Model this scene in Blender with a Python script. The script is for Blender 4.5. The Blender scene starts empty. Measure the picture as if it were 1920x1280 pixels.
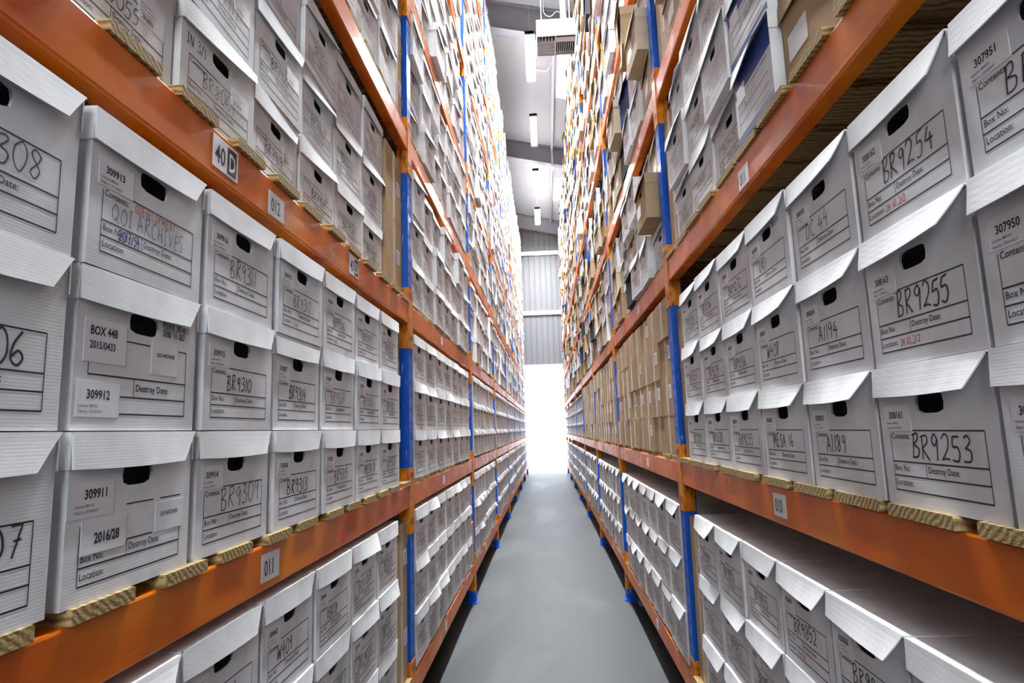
import bpy, bmesh, math, random
from mathutils import Vector, Matrix
random.seed(40)
S = bpy.context.scene
COL = S.collection

# ------------------------------------------------------------------ camera, world, exposure
F, YAW, PITCH, ROLL, H = 1163.4, -0.0515, 0.1416, -0.0311, 1.612
A, B = -0.738, 0.689                       # aisle faces of the left and right rack
_fw = Vector((math.sin(YAW)*math.cos(PITCH), math.cos(YAW)*math.cos(PITCH), math.sin(PITCH)))
_r = Vector((math.cos(YAW), -math.sin(YAW), 0)); _u = _r.cross(_fw)
RT = math.cos(ROLL)*_r + math.sin(ROLL)*_u
UP = -math.sin(ROLL)*_r + math.cos(ROLL)*_u
cam = bpy.data.cameras.new('camera'); camo = bpy.data.objects.new('camera', cam); COL.objects.link(camo)
cam.sensor_width = 36; cam.lens = F*36/1920; cam.clip_start = 0.02; cam.clip_end = 200
camo.matrix_world = Matrix(((RT.x, UP.x, -_fw.x, 0), (RT.y, UP.y, -_fw.y, 0), (RT.z, UP.z, -_fw.z, H), (0, 0, 0, 1)))
S.camera = camo
def project(x, y, z):
    v = Vector((x, y, z-H)); w = v.dot(_fw)
    if w < 0.05: return None
    return 960+F*v.dot(RT)/w, 640-F*v.dot(UP)/w

W = bpy.data.worlds.new('world'); S.world = W; W.use_nodes = True
W.node_tree.nodes['Background'].inputs[0].default_value = (0.90, 0.95, 1.0, 1)
W.node_tree.nodes['Background'].inputs[1].default_value = 2.6
S.view_settings.view_transform = 'Standard'; S.view_settings.look = 'None'
S.view_settings.exposure = 2.35; S.view_settings.gamma = 1.0; S.view_settings.use_curve_mapping = False
LAMP = 145.0
S.cycles.diffuse_bounces = 8

def portal(name, loc, rot, sx, sy):
    l = bpy.data.lights.new(name, 'AREA'); l.shape = 'RECTANGLE'; l.size = sx; l.size_y = sy
    l.cycles.is_portal = True
    o = bpy.data.objects.new(name, l); COL.objects.link(o); o.location = loc; o.rotation_euler = rot
    o['kind'] = 'helper'
    return o
portal('doorway_daylight', (0.05, 23.6, 1.95), (math.radians(-90), 0, 0), 2.6, 3.9)
portal('window_daylight', (0.0, -4.3, 4.1), (math.radians(90), 0, 0), 2.8, 3.0)  # daylight through an unseen opening added behind the camera as fill
portal('skylight_daylight', (1.05, 12.9, 9.45), (0, math.radians(13), 0), 1.1, 2.2)
portal('skylight_daylight', (1.05, 19.6, 9.45), (0, math.radians(13), 0), 1.1, 2.2)

# ------------------------------------------------------------------ materials
def mat(name, col, rough=0.6, metal=0.0, spec=0.5):
    m = bpy.data.materials.new(name); m.use_nodes = True
    b = m.node_tree.nodes['Principled BSDF']
    b.inputs['Base Color'].default_value = (*col, 1); b.inputs['Roughness'].default_value = rough
    b.inputs['Metallic'].default_value = metal; b.inputs['Specular IOR Level'].default_value = spec
    return m
def NT(m): return m.node_tree.nodes, m.node_tree.links, m.node_tree.nodes['Principled BSDF']
def coords(N, L, kind, scale):
    c = N.new('ShaderNodeTexCoord'); mp = N.new('ShaderNodeMapping'); mp.inputs['Scale'].default_value = scale
    L.new(c.outputs[kind], mp.inputs['Vector']); return mp.outputs['Vector']
def geo_pos(N, L, scale):
    c = N.new('ShaderNodeNewGeometry'); mp = N.new('ShaderNodeMapping'); mp.inputs['Scale'].default_value = scale
    L.new(c.outputs['Position'], mp.inputs['Vector']); return mp.outputs['Vector']
def noise(N, L, vec, scale, detail=4, dist=0.0):
    n = N.new('ShaderNodeTexNoise'); n.inputs['Scale'].default_value = scale; n.inputs['Detail'].default_value = detail
    n.inputs['Distortion'].default_value = dist; L.new(vec, n.inputs['Vector']); return n.outputs['Fac']
def ramp(N, L, fac, stops):
    r = N.new('ShaderNodeValToRGB'); e = r.color_ramp.elements
    e[0].position, e[0].color = stops[0][0], (*stops[0][1], 1); e[1].position, e[1].color = stops[-1][0], (*stops[-1][1], 1)
    for p, c in stops[1:-1]:
        k = e.new(p); k.color = (*c, 1)
    L.new(fac, r.inputs['Fac']); return r.outputs['Color']
def bump(N, L, b, h, strength, dist=0.002):
    k = N.new('ShaderNodeBump'); k.inputs['Strength'].default_value = strength; k.inputs['Distance'].default_value = dist
    L.new(h, k.inputs['Height']); L.new(k.outputs['Normal'], b.inputs['Normal'])
def mixc(N, L, fac, a, b, mode='MIX'):
    m = N.new('ShaderNodeMix'); m.data_type = 'RGBA'; m.blend_type = mode
    for s, v in ((m.inputs[0], fac), (m.inputs[6], a), (m.inputs[7], b)):
        if isinstance(v, (int, float)): s.default_value = v
        elif isinstance(v, tuple): s.default_value = (*v, 1)
        else: L.new(v, s)
    return m.outputs[2]

def card(name, c1, c2, rib=True, rough=0.75):
    m = mat(name, c1, rough, spec=0.25); N, L, b = NT(m)
    g = N.new('ShaderNodeNewGeometry'); v = geo_pos(N, L, (1, 1, 1))
    c = ramp(N, L, g.outputs['Random Per Island'], [(0, c1), (1, c2)])
    s = ramp(N, L, noise(N, L, v, 9, 5), [(0.35, (0.86, 0.85, 0.83)), (0.6, (1, 1, 1))])
    L.new(mixc(N, L, 1.0, c, s, 'MULTIPLY'), b.inputs['Base Color'])
    if rib:
        w = N.new('ShaderNodeTexWave'); w.bands_direction = 'Z'; w.inputs['Scale'].default_value = 62; w.inputs['Distortion'].default_value = 0.4
        L.new(geo_pos(N, L, (1, 1, 1)), w.inputs['Vector']); bump(N, L, b, w.outputs['Fac'], 0.05, 0.001)
    return m
M = {}
M['white'] = card('white_card', (0.74, 0.745, 0.775), (0.80, 0.805, 0.83))
M['kraft'] = card('kraft_card', (0.40, 0.27, 0.145), (0.47, 0.335, 0.195))
M['buff'] = card('buff_card', (0.50, 0.40, 0.27), (0.62, 0.53, 0.39))
M['navy'] = card('navy_card', (0.015, 0.035, 0.14), (0.03, 0.06, 0.20), False)
M['black_card'] = card('black_card', (0.02, 0.021, 0.024), (0.04, 0.04, 0.045), False)
M['ink'] = mat('black_print', (0.012, 0.012, 0.018), 0.5)
M['marker'] = mat('black_marker', (0.02, 0.018, 0.028), 0.5)
M['pencil'] = mat('thin_grey_pen', (0.06, 0.055, 0.07), 0.5)
M['bluepen'] = mat('blue_pen', (0.03, 0.06, 0.25), 0.5)
M['redpen'] = mat('red_pen', (0.48, 0.03, 0.06), 0.5)
M['orangepen'] = mat('orange_pen', (0.5, 0.09, 0.03), 0.5)
M['sticker'] = mat('white_sticker', (0.78, 0.785, 0.81), 0.4)
M['tape'] = mat('clear_tape', (0.54, 0.42, 0.28), 0.25)
M['bandblue'] = mat('blue_band', (0.03, 0.07, 0.27), 0.5)

m = mat('orange_beam_paint', (0.5, 0.1, 0.01), 0.32, spec=0.3); N, L, b = NT(m); v = geo_pos(N, L, (1, 1, 1))
c = ramp(N, L, noise(N, L, v, 3.5, 6, 0.6), [(0.3, (0.52, 0.07, 0.0)), (0.55, (0.68, 0.14, 0.0)), (0.75, (0.76, 0.23, 0.006))])
sc = ramp(N, L, noise(N, L, geo_pos(N, L, (30, 2, 60)), 3, 8), [(0.68, (0, 0, 0)), (0.74, (1, 1, 1))])
L.new(mixc(N, L, sc, c, (0.66, 0.24, 0.04)), b.inputs['Base Color'])
L.new(ramp(N, L, noise(N, L, v, 7, 4), [(0.3, (0.24, 0.24, 0.24)), (0.7, (0.42, 0.42, 0.42))]), b.inputs['Roughness'])
M['orange'] = m
m = mat('orange_connector_paint', (0.55, 0.15, 0.012), 0.4, spec=0.3); N, L, b = NT(m)
c = ramp(N, L, noise(N, L, geo_pos(N, L, (14, 14, 5)), 4, 8), [(0.30, (0.10, 0.03, 0.01)), (0.42, (0.56, 0.15, 0.0)), (0.62, (0.74, 0.25, 0.004))])
L.new(c, b.inputs['Base Color']); M['connector'] = m
m = mat('blue_upright_paint', (0.01, 0.08, 0.42), 0.38, spec=0.25); N, L, b = NT(m)
wear = ramp(N, L, noise(N, L, geo_pos(N, L, (40, 40, 4)), 2.2, 9), [(0.62, (0, 0, 0)), (0.70, (1, 1, 1))])
L.new(mixc(N, L, wear, (0.0, 0.085, 0.50), (0.35, 0.42, 0.58)), b.inputs['Base Color']); M['blue'] = m
m = mat('pale_timber', (0.6, 0.45, 0.22), 0.8); N, L, b = NT(m)
v = geo_pos(N, L, (1, 1, 1)); g = N.new('ShaderNodeNewGeometry')
add = N.new('ShaderNodeVectorMath'); add.operation = 'ADD'
cmb = N.new('ShaderNodeCombineXYZ'); L.new(g.outputs['Random Per Island'], cmb.inputs[1]); L.new(g.outputs['Random Per Island'], cmb.inputs[2])
L.new(v, add.inputs[0]); L.new(cmb.outputs[0], add.inputs[1])
w = N.new('ShaderNodeTexWave'); w.wave_type = 'RINGS'; w.rings_direction = 'X'; w.inputs['Scale'].default_value = 26; w.inputs['Distortion'].default_value = 5; w.inputs['Detail'].default_value = 3
L.new(add.outputs[0], w.inputs['Vector'])
c = ramp(N, L, w.outputs['Fac'], [(0.1, (0.24, 0.14, 0.045)), (0.5, (0.40, 0.28, 0.11)), (0.9, (0.50, 0.38, 0.18))])
L.new(c, b.inputs['Base Color']); bump(N, L, b, noise(N, L, v, 160, 3), 0.5, 0.003); M['timber'] = m
m = mat('concrete_floor', (0.2, 0.2, 0.2), 0.4, spec=0.5); N, L, b = NT(m)
n1 = noise(N, L, geo_pos(N, L, (1, 0.35, 1)), 1.3, 8, 0.5)
c = ramp(N, L, n1, [(0.36, (0.019, 0.021, 0.025)), (0.5, (0.036, 0.039, 0.043)), (0.62, (0.075, 0.078, 0.083))])
st = ramp(N, L, noise(N, L, geo_pos(N, L, (6, 1.2, 1)), 5, 6, 1.5), [(0.62, (1, 1, 1)), (0.75, (0.78, 0.78, 0.78))])
L.new(mixc(N, L, 1.0, c, st, 'MULTIPLY'), b.inputs['Base Color'])
L.new(ramp(N, L, n1, [(0.3, (0.46, 0.46, 0.46)), (0.7, (0.62, 0.62, 0.62))]), b.inputs['Roughness'])
bump(N, L, b, noise(N, L, geo_pos(N, L, (1, 1, 1)), 120, 3), 0.08, 0.002); M['floor'] = m
m = mat('roof_liner_sheet', (0.36, 0.385, 0.43), 0.45); N, L, b = NT(m)
w = N.new('ShaderNodeTexWave'); w.bands_direction = 'Y'; w.inputs['Scale'].default_value = 3.2
L.new(geo_pos(N, L, (1, 1, 1)), w.inputs['Vector'])
bump(N, L, b, w.outputs['Fac'], 0.35, 0.01); M['roof'] = m
M['wallsheet'] = mat('grey_wall_sheet', (0.17, 0.175, 0.19), 0.5)
M['galv'] = mat('galvanised_steel', (0.48, 0.50, 0.53), 0.4, 0.5)
M['steel'] = mat('grey_painted_steel', (0.19, 0.19, 0.22), 0.5)
M['heater'] = mat('cream_enamel', (0.27, 0.29, 0.275), 0.35)
M['louvre'] = mat('grey_louvre', (0.34, 0.34, 0.35), 0.45, 0.4)
M['dark'] = mat('dark_recess', (0.02, 0.02, 0.022), 0.7)  # near-black colour standing in for shade inside slots, gaps and holes
M['rackwall'] = mat('dark_grey_cladding', (0.12, 0.12, 0.125), 0.8)
M['cable'] = mat('white_cable', (0.75, 0.75, 0.76), 0.5)
M['lampoff'] = mat('unlit_diffuser', (0.72, 0.73, 0.76), 0.25)
m = mat('lit_diffuser', (0.9, 0.9, 0.9)); _, _, b = NT(m)
b.inputs['Emission Color'].default_value = (0.91, 0.97, 1.0, 1); b.inputs['Emission Strength'].default_value = LAMP; M['lampon'] = m
def translucent(name, col, t):
    m = bpy.data.materials.new(name); m.use_nodes = True; N, L = m.node_tree.nodes, m.node_tree.links
    N.remove(N['Principled BSDF']); o = N['Material Output']
    tr = N.new('ShaderNodeBsdfTransparent'); tr.inputs[0].default_value = (*col, 1)
    tl = N.new('ShaderNodeBsdfTranslucent'); tl.inputs[0].default_value = (*col, 1)
    mx = N.new('ShaderNodeMixShader'); mx.inputs[0].default_value = 1-t
    L.new(tr.outputs[0], mx.inputs[1]); L.new(tl.outputs[0], mx.inputs[2]); L.new(mx.outputs[0], o.inputs['Surface'])
    return m
M['strip'] = translucent('clear_pvc_strip', (0.76, 0.79, 0.84), 0.72)
M['yardwall'] = mat('pale_yard_wall', (0.6, 0.605, 0.615), 0.8)
M['yardred'] = mat('faded_red_rail', (0.36, 0.17, 0.17), 0.7)
M['yardblue'] = mat('pale_blue_kerb', (0.16, 0.23, 0.30), 0.7)
M['yardfloor'] = mat('yard_concrete', (0.42, 0.42, 0.43), 0.8)
M['grp'] = translucent('translucent_roof_sheet', (0.95, 0.97, 1.0), 0.5)

# ------------------------------------------------------------------ mesh helpers
class MB:
    def __init__(s): s.v, s.f, s.m, s.mats = [], [], [], []
    def mi(s, k):
        if k not in s.mats: s.mats.append(k)
        return s.mats.index(k)
    def poly(s, pts, k):
        n = len(s.v); s.v += [tuple(p) for p in pts]; s.f.append(tuple(range(n, n+len(pts)))); s.m.append(s.mi(k))
    def box(s, x0, x1, y0, y1, z0, z1, k):
        n = len(s.v)
        s.v += [(x0, y0, z0), (x1, y0, z0), (x1, y1, z0), (x0, y1, z0), (x0, y0, z1), (x1, y0, z1), (x1, y1, z1), (x0, y1, z1)]
        for q in ((0, 3, 2, 1), (4, 5, 6, 7), (0, 1, 5, 4), (1, 2, 6, 5), (2, 3, 7, 6), (3, 0, 4, 7)):
            s.f.append(tuple(n+i for i in q)); s.m.append(s.mi(k))
    def raw(s, vs, fs, k):
        n = len(s.v); s.v += [tuple(p) for p in vs]; i = s.mi(k)
        for q in fs: s.f.append(tuple(n+j for j in q)); s.m.append(i)
    def tube(s, pts, r, k, n=8):
        pts = [Vector(p) for p in pts]; rings = []
        for i, p in enumerate(pts):
            t = (pts[min(i+1, len(pts)-1)]-pts[max(i-1, 0)]).normalized()
            a = t.cross(Vector((0, 0, 1)) if abs(t.z) < 0.9 else Vector((1, 0, 0))).normalized(); c = t.cross(a)
            rings.append([p+r*(math.cos(2*math.pi*j/n)*a+math.sin(2*math.pi*j/n)*c) for j in range(n)])
        b0 = len(s.v); i = s.mi(k)
        for q in rings: s.v += [tuple(x) for x in q]
        for a in range(len(pts)-1):
            for j in range(n):
                s.f.append((b0+a*n+j, b0+a*n+(j+1) % n, b0+(a+1)*n+(j+1) % n, b0+(a+1)*n+j)); s.m.append(i)
        s.f.append(tuple(b0+j for j in reversed(range(n)))); s.m.append(i)
        s.f.append(tuple(b0+(len(pts)-1)*n+j for j in range(n))); s.m.append(i)
    def mesh(s, name):
        me = bpy.data.meshes.new(name); me.from_pydata(s.v, [], s.f)
        for k in s.mats: me.materials.append(M[k])
        me.polygons.foreach_set('material_index', s.m); me.update(); return me
def obj(name, me, parent=None, loc=(0, 0, 0), rot=(0, 0, 0)):
    if isinstance(me, MB): me = me.mesh(name)
    o = bpy.data.objects.new(name, me); COL.objects.link(o); o.location = loc; o.rotation_euler = rot
    if parent: o.parent = parent
    return o
def tag(o, label, cat, group=None, kind=None):
    if label: o['label'] = label
    if cat: o['category'] = cat
    if group: o['group'] = group
    if kind: o['kind'] = kind
    return o
def empty(name, loc, rz=0.0):
    o = bpy.data.objects.new(name, None); COL.objects.link(o); o.location = loc; o.rotation_euler = (0, 0, rz)
    o.empty_display_size = 0.05; return o
def struct(name, mb): o = obj(name, mb); o['kind'] = 'structure'; return o
ORD = ['first', 'second', 'third', 'fourth', 'fifth', 'sixth', 'seventh', 'eighth', 'ninth', 'tenth', 'eleventh', 'twelfth']
BAYW = ['nearest'] + ORD[1:7] + ['farthest']

# ------------------------------------------------------------------ lettering: printed type and pen strokes
_tc = {}
def type_mesh(txt, size, bold=0.0):
    key = (txt, round(size, 4), bold)
    if key not in _tc:
        cu = bpy.data.curves.new('type', 'FONT'); cu.body = txt; cu.size = size; cu.resolution_u = 2; cu.offset = bold*size
        o = bpy.data.objects.new('type', cu); COL.objects.link(o); dg = bpy.context.evaluated_depsgraph_get()
        me = bpy.data.meshes.new_from_object(o.evaluated_get(dg))
        _tc[key] = ([tuple(v.co) for v in me.vertices], [tuple(p.vertices) for p in me.polygons])
        bpy.data.objects.remove(o); bpy.data.curves.remove(cu); bpy.data.meshes.remove(me)
    return _tc[key]
def put_type(mb, txt, u, v, size, k='ink', y=-0.0005, bold=0.0, sx=1.0):
    vs, fs = type_mesh(txt, size, bold)
    mb.raw([(u+a[0]*sx, y, v+a[1]) for a in vs], fs, k)
G = {
'0': (.6, [[(.3, 1), (.06, .75), (.03, .3), (.3, 0), (.57, .3), (.54, .75), (.3, 1)]]),
'1': (.25, [[(.14, 1), (.12, .5), (.12, 0)]]),
'2': (.6, [[(.05, .8), (.25, 1), (.5, .85), (.45, .5), (.06, .03), (.06, .03), (.3, .08), (.6, .02)]]),
'3': (.55, [[(.05, .92), (.35, 1), (.5, .8), (.2, .56), (.2, .56), (.52, .4), (.45, .08), (.02, .05)]]),
'4': (.6, [[(.25, 1), (.04, .42), (.04, .42), (.58, .44)], [(.42, .72), (.40, -.08)]]),
'5': (.55, [[(.5, 1), (.12, .97), (.12, .97), (.08, .6), (.4, .6), (.5, .3), (.35, .03), (.02, .06)]]),
'6': (.55, [[(.4, 1), (.1, .6), (.05, .2), (.3, 0), (.5, .2), (.35, .45), (.08, .25)]]),
'7': (.55, [[(.02, .95), (.5, 1), (.5, 1), (.25, 0)], [(.15, .5), (.52, .54)]]),
'8': (.55, [[(.45, .85), (.2, 1), (.08, .78), (.45, .38), (.3, 0), (.05, .2), (.42, .62), (.48, .88)]]),
'9': (.5, [[(.45, .82), (.25, 1), (.05, .75), (.25, .55), (.45, .82), (.45, .82), (.4, 0)]]),
'A': (.65, [[(.03, 0), (.3, 1), (.3, 1), (.6, 0)], [(.12, .38), (.5, .40)]]),
'B': (.6, [[(.12, 1), (.08, 0)], [(.02, .93), (.4, 1), (.45, .74), (.12, .53), (.12, .53), (.52, .38), (.45, .05), (.04, 0)]]),
'C': (.6, [[(.52, .85), (.3, 1), (.05, .6), (.1, .15), (.35, 0), (.56, .12)]]),
'D': (.65, [[(.1, 1), (.08, 0)], [(.02, .97), (.4, .95), (.58, .5), (.4, .06), (.04, .0)]]),
'E': (.5, [[(.08, 1), (.06, 0), (.06, 0), (.48, .03)], [(.08, 1), (.46, 1)], [(.08, .52), (.4, .54)]]),
'H': (.6, [[(.08, 1), (.06, 0)], [(.52, 1), (.52, 0)], [(.06, .5), (.52, .53)]]),
'I': (.4, [[(.2, 1), (.2, 0)], [(.03, 1), (.38, 1)], [(.03, 0), (.38, 0)]]),
'L': (.5, [[(.1, 1), (.06, .02), (.06, .02), (.48, .03)]]),
'M': (.8, [[(.03, 0), (.12, 1), (.12, 1), (.4, .3), (.4, .3), (.66, 1), (.66, 1), (.74, 0)]]),
'N': (.65, [[(.06, 0), (.08, 1), (.08, 1), (.54, 0), (.54, 0), (.57, 1)]]),
'O': (.65, [[(.32, 1), (.06, .7), (.04, .3), (.32, 0), (.6, .3), (.58, .72), (.32, 1)]]),
'P': (.55, [[(.1, 1), (.08, 0)], [(.04, .95), (.42, 1), (.48, .7), (.1, .5)]]),
'Q': (.7, [[(.32, 1), (.06, .7), (.04, .3), (.32, 0), (.6, .3), (.58, .72), (.32, 1)], [(.35, .25), (.66, -.08)]]),
'R': (.62, [[(.12, 1), (.08, 0)], [(.03, .93), (.42, 1), (.48, .76), (.12, .5), (.12, .5), (.58, 0)]]),
'S': (.55, [[(.48, .88), (.25, 1), (.08, .75), (.45, .35), (.3, 0), (.03, .1)]]),
'T': (.6, [[(.3, 1), (.28, 0)], [(.02, .97), (.58, 1)]]),
'U': (.62, [[(.06, 1), (.08, .2), (.3, 0), (.52, .2), (.54, 1)]]),
'X': (.6, [[(.05, 1), (.55, 0)], [(.52, 1), (.04, 0)]]),
'V': (.6, [[(.04, 1), (.28, 0), (.28, 0), (.56, 1)]]),
'W': (.85, [[(.03, 1), (.2, 0), (.2, 0), (.4, .75), (.4, .75), (.58, 0), (.58, 0), (.8, 1)]]),
'/': (.4, [[(.35, 1), (.02, 0)]]), '-': (.4, [[(.04, .4), (.36, .42)]]), '_': (.4, [[(.02, .05), (.38, .05)]]),
'(': (.3, [[(.28, 1.1), (.06, .6), (.1, .1), (.28, -.1)]]), ')': (.3, [[(.02, 1.1), (.24, .6), (.2, .1), (.02, -.1)]]),
' ': (.35, []), '.': (.2, [[(.08, .03), (.12, 0)]])}
def smooth(p, n=5):
    out = []
    for i in range(len(p)-1):
        a, b, c, d = p[max(i-1, 0)], p[i], p[i+1], p[min(i+2, len(p)-1)]
        if b == c: continue
        if a == b: a = b
        for j in range(n):
            t = j/n
            out.append(tuple(0.5*((2*b[k])+(-a[k]+c[k])*t+(2*a[k]-5*b[k]+4*c[k]-d[k])*t*t+(-a[k]+3*b[k]-3*c[k]+d[k])*t**3) for k in (0, 1)))
    out.append(p[-1]); return out
def put_pen(mb, txt, u, v, h, k='marker', w=0.0024, sx=0.95, y=-0.0007, slope=0.0, rng=random, gap=0.16, jit=0.035):
    x = 0.0
    for ch in txt:
        wd, strokes = G.get(ch, G[' '])
        hh = h*rng.uniform(.92, 1.08); oy = rng.uniform(-.04, .04)*h; sl = rng.uniform(0.0, .10)
        for st in strokes:
            p = smooth([(a+rng.uniform(-jit, jit), c+rng.uniform(-jit, jit)) if i == 0 or st[i] != st[i-1] else None for i, (a, c) in enumerate(st)] if False else _jit(st, jit, rng))
            pts = [(u+(x+(a+sl*c))*h*sx, v+oy+c*hh+slope*(x+a)*h) for a, c in p]
            ribbon(mb, pts, w*rng.uniform(.85, 1.15), k, y)
        x += wd+gap*rng.uniform(.7, 1.3)
    return x*h*sx
def _jit(st, j, rng):
    out = []
    for i, q in enumerate(st):
        if i and q == st[i-1]: out.append(out[-1])
        else: out.append((q[0]+rng.uniform(-j, j), q[1]+rng.uniform(-j, j)))
    return out
def ribbon(mb, pts, w, k, y):
    vs = []; n = len(pts)
    for i, p in enumerate(pts):
        a, c = pts[max(i-1, 0)], pts[min(i+1, n-1)]
        dx, dz = c[0]-a[0], c[1]-a[1]; l = math.hypot(dx, dz) or 1e-9
        nx, nz = -dz/l*w/2, dx/l*w/2
        vs += [(p[0]+nx, y, p[1]+nz), (p[0]-nx, y, p[1]-nz)]
    mb.raw(vs, [(2*i, 2*i+1, 2*i+3, 2*i+2) for i in range(n-1)], k)
def line(mb, u0, v0, u1, v1, w=0.0026, k='ink', y=-0.0004):
    if abs(u1-u0) > abs(v1-v0): mb.poly([(u0, y, v0-w/2), (u1, y, v1-w/2), (u1, y, v1+w/2), (u0, y, v0+w/2)], k)
    else: mb.poly([(u0-w/2, y, v0), (u0+w/2, y, v0), (u1+w/2, y, v1), (u1-w/2, y, v1)], k)

# ------------------------------------------------------------------ archive box: body, lid, printed form, sticker, handwriting
# local axes: x to the right along the front, y into the rack, z up; the front is y = 0
BW, BD, BH = 0.335, 0.385, 0.262
U0 = -BW/2
def hole_pt(t, a=0.042, b=0.0185):
    c, s = math.cos(t), math.sin(t); n = 4.0
    r = (abs(c/a)**n+abs(s/b)**n)**(-1/n); return r*c, r*s
def body_mesh(name, mk, hole=(0.0, 0.193)):
    mb = MB(); hu, hv = hole; w = BW/2
    ang = sorted([2*math.pi*i/20 for i in range(20)]+[math.atan2(z-hv, x-hu) % (2*math.pi) for x in (-w, w) for z in (0, BH)])
    def outer(t):
        c, s = math.cos(t), math.sin(t); k = 1e9
        if c > 1e-9: k = min(k, (w-hu)/c)
        if c < -1e-9: k = min(k, (-w-hu)/c)
        if s > 1e-9: k = min(k, (BH-hv)/s)
        if s < -1e-9: k = min(k, -hv/s)
        return hu+k*c, hv+k*s
    n = len(ang); O = [outer(t) for t in ang]; I = [(hu+hole_pt(t)[0], hv+hole_pt(t)[1]) for t in ang]
    vs = [(p[0], 0, p[1]) for p in O]+[(p[0], 0, p[1]) for p in I]+[(p[0], 0.005, p[1]) for p in I]
    fs = []
    for i in range(n):
        j = (i+1) % n; fs += [(i, j, n+j, n+i), (n+i, n+j, 2*n+j, 2*n+i)]
    mb.raw(vs, fs, mk)
    x0, x1, y1, z1 = -w, w, BD, BH
    for q in ([(x0, 0, 0), (x0, y1, 0), (x1, y1, 0), (x1, 0, 0)], [(x1, 0, 0), (x1, y1, 0), (x1, y1, z1), (x1, 0, z1)], [(x0, y1, 0), (x0, 0, 0), (x0, 0, z1), (x0, y1, z1)], [(x1, y1, 0), (x0, y1, 0), (x0, y1, z1), (x1, y1, z1)]):
        mb.poly(q, mk)
    return mb.mesh(name)
def lid_mesh(name, mk, pl, pr, bend, taper, dark=None, drop=0.058):
    mb = MB(); w = 0.171; zt = 0.268; NS, NQ = 8, 5
    vs = []
    for back in (0, 1):
        for q in range(NQ+1):
            for s in range(NS+1):
                a, c = s/NS, q/NQ
                x = -w+(2*w-taper*c)*a
                y = -0.006-(pl*(1-a)+pr*a)*c**bend+0.003*back
                vs.append((x, y, zt-drop*c-0.003*math.sin(a*math.pi)*c))
    fs = []; R = NS+1; T = R*(NQ+1)
    for q in range(NQ):
        for s in range(NS):
            i = q*R+s; fs.append((i, i+R, i+R+1, i+1)); fs.append((T+i, T+i+1, T+i+R+1, T+i+R))
    for s in range(NS): i = NQ*R+s; fs.append((i, T+i, T+i+1, i+1)); fs.append((s, s+1, T+s+1, T+s))
    for q in range(NQ): i = q*R; fs.append((i, T+i, T+i+R, i+R)); i = q*R+NS; fs.append((i, i+R, T+i+R, T+i))
    mb.raw(vs, fs, mk)
    y0, y1 = -0.006, BD+0.006
    mb.box(-w, w, y0, y1, zt-0.003, zt, mk)
    mb.box(-w, -w+0.003, y0+0.002, y1, zt-drop, zt-0.003, mk); mb.box(w-0.003, w, y0+0.004, y1, zt-drop, zt-0.003, mk)
    mb.box(-w, w, y1-0.003, y1, zt-drop, zt-0.003, mk)
    return mb.mesh(name)
LIDV = {'L': [(0.003, 0.008, 1.2, 0.052), (0.004, 0.012, 1.1, 0.048), (0.003, 0.018, 1.2, 0.052), (0.006, 0.022, 1.3, 0.055), (0.004, 0.010, 1.0, 0.050), (0.002, 0.030, 1.1, 0.055)],
        'R': [(0.004, 0.016, 1.1, 0.040), (0.004, 0.022, 1.1, 0.036), (0.006, 0.026, 1.2, 0.034), (0.005, 0.019, 1.0, 0.042), (0.003, 0.014, 1.2, 0.040), (0.008, 0.036, 1.1, 0.030)]}
BODY = {k: body_mesh('body', k) for k in ('white', 'buff', 'kraft', 'navy', 'black_card')}
LID = {(k, s): [lid_mesh('lid', k, *v) for v in LIDV[s]] for k in BODY for s in 'LR'}
def form_mesh(cut_left=True, cut_right=False):
    mb = MB(); f = lambda u: u+U0
    line(mb, f(.108 if cut_left else .031), .143, f(.215 if cut_right else .302), .143)
    line(mb, f(.031), .083, f(.302), .083, .0028); line(mb, f(.031), .056, f(.302), .056, .0028); line(mb, f(.031), .028, f(.302), .028, .0028)
    line(mb, f(.031), .028, f(.031), .137 if cut_left else .143, .0016); line(mb, f(.302), .028, f(.302), .143, .0018); line(mb, f(.137), .056, f(.137), .083, .0014)
    for t, u, v in (('Contents:', .035, .127), ('Box No:', .035, .066), ('Destroy Date:', .142, .066), ('Location:', .035, .038)):
        put_type(mb, t, f(u), v, .0165, sx=.92, bold=.006)
    return mb.mesh('printed_form')
FORM = {0: form_mesh(False), 1: form_mesh(True), 2: form_mesh(False, True)}
def sticker_parts(parent, num, pos='left', size=.019, bold=.02, col='ink'):
    mb = MB(); u = U0+(.018 if pos == 'left' else .215); v = .142 if pos == 'left' else .118
    mb.box(u, u+.088, -.0010, -.0002, v, v+.05, 'sticker'); s = obj('sticker', mb, parent)
    mb = MB()
    if pos == 'left': put_type(mb, num, u+.016, v+.024, size, col, -.0013, bold, .88)
    else: put_type(mb, num, u+.010, v+.006, size*.8, col, -.0013, .01, .88)
    vv = v+.013 if pos == 'left' else v+.038
    put_type(mb, 'Litescan 489132', u+.006, vv, .0062, 'pencil', -.0013); put_type(mb, 'Date In : 27/10/2017', u+.006, vv-.009, .0062, 'pencil', -.0013)
    if pos != 'left': put_type(mb, 'Litescan 489132', u+.006, vv-.018, .0062, 'pencil', -.0013)
    obj('number', mb, s)
_pool = []
def hand_mesh(txt, rng, k='marker', h=None, w=None, u=None, v=None):
    mb = MB(); h = h or rng.uniform(.034, .042); w = w or rng.uniform(.0018, .0027)
    u = .085+rng.uniform(-.008, .02) if u is None else u; v = .092+rng.uniform(-.003, .006) if v is None else v
    n = len(txt); sx = min(.95, .20/(h*.72*n)) if n else 1
    put_pen(mb, txt, U0+u, v, h, k, w, sx*rng.uniform(.85, 1.02), rng=rng, slope=rng.uniform(-.02, .05))
    return mb
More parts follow.
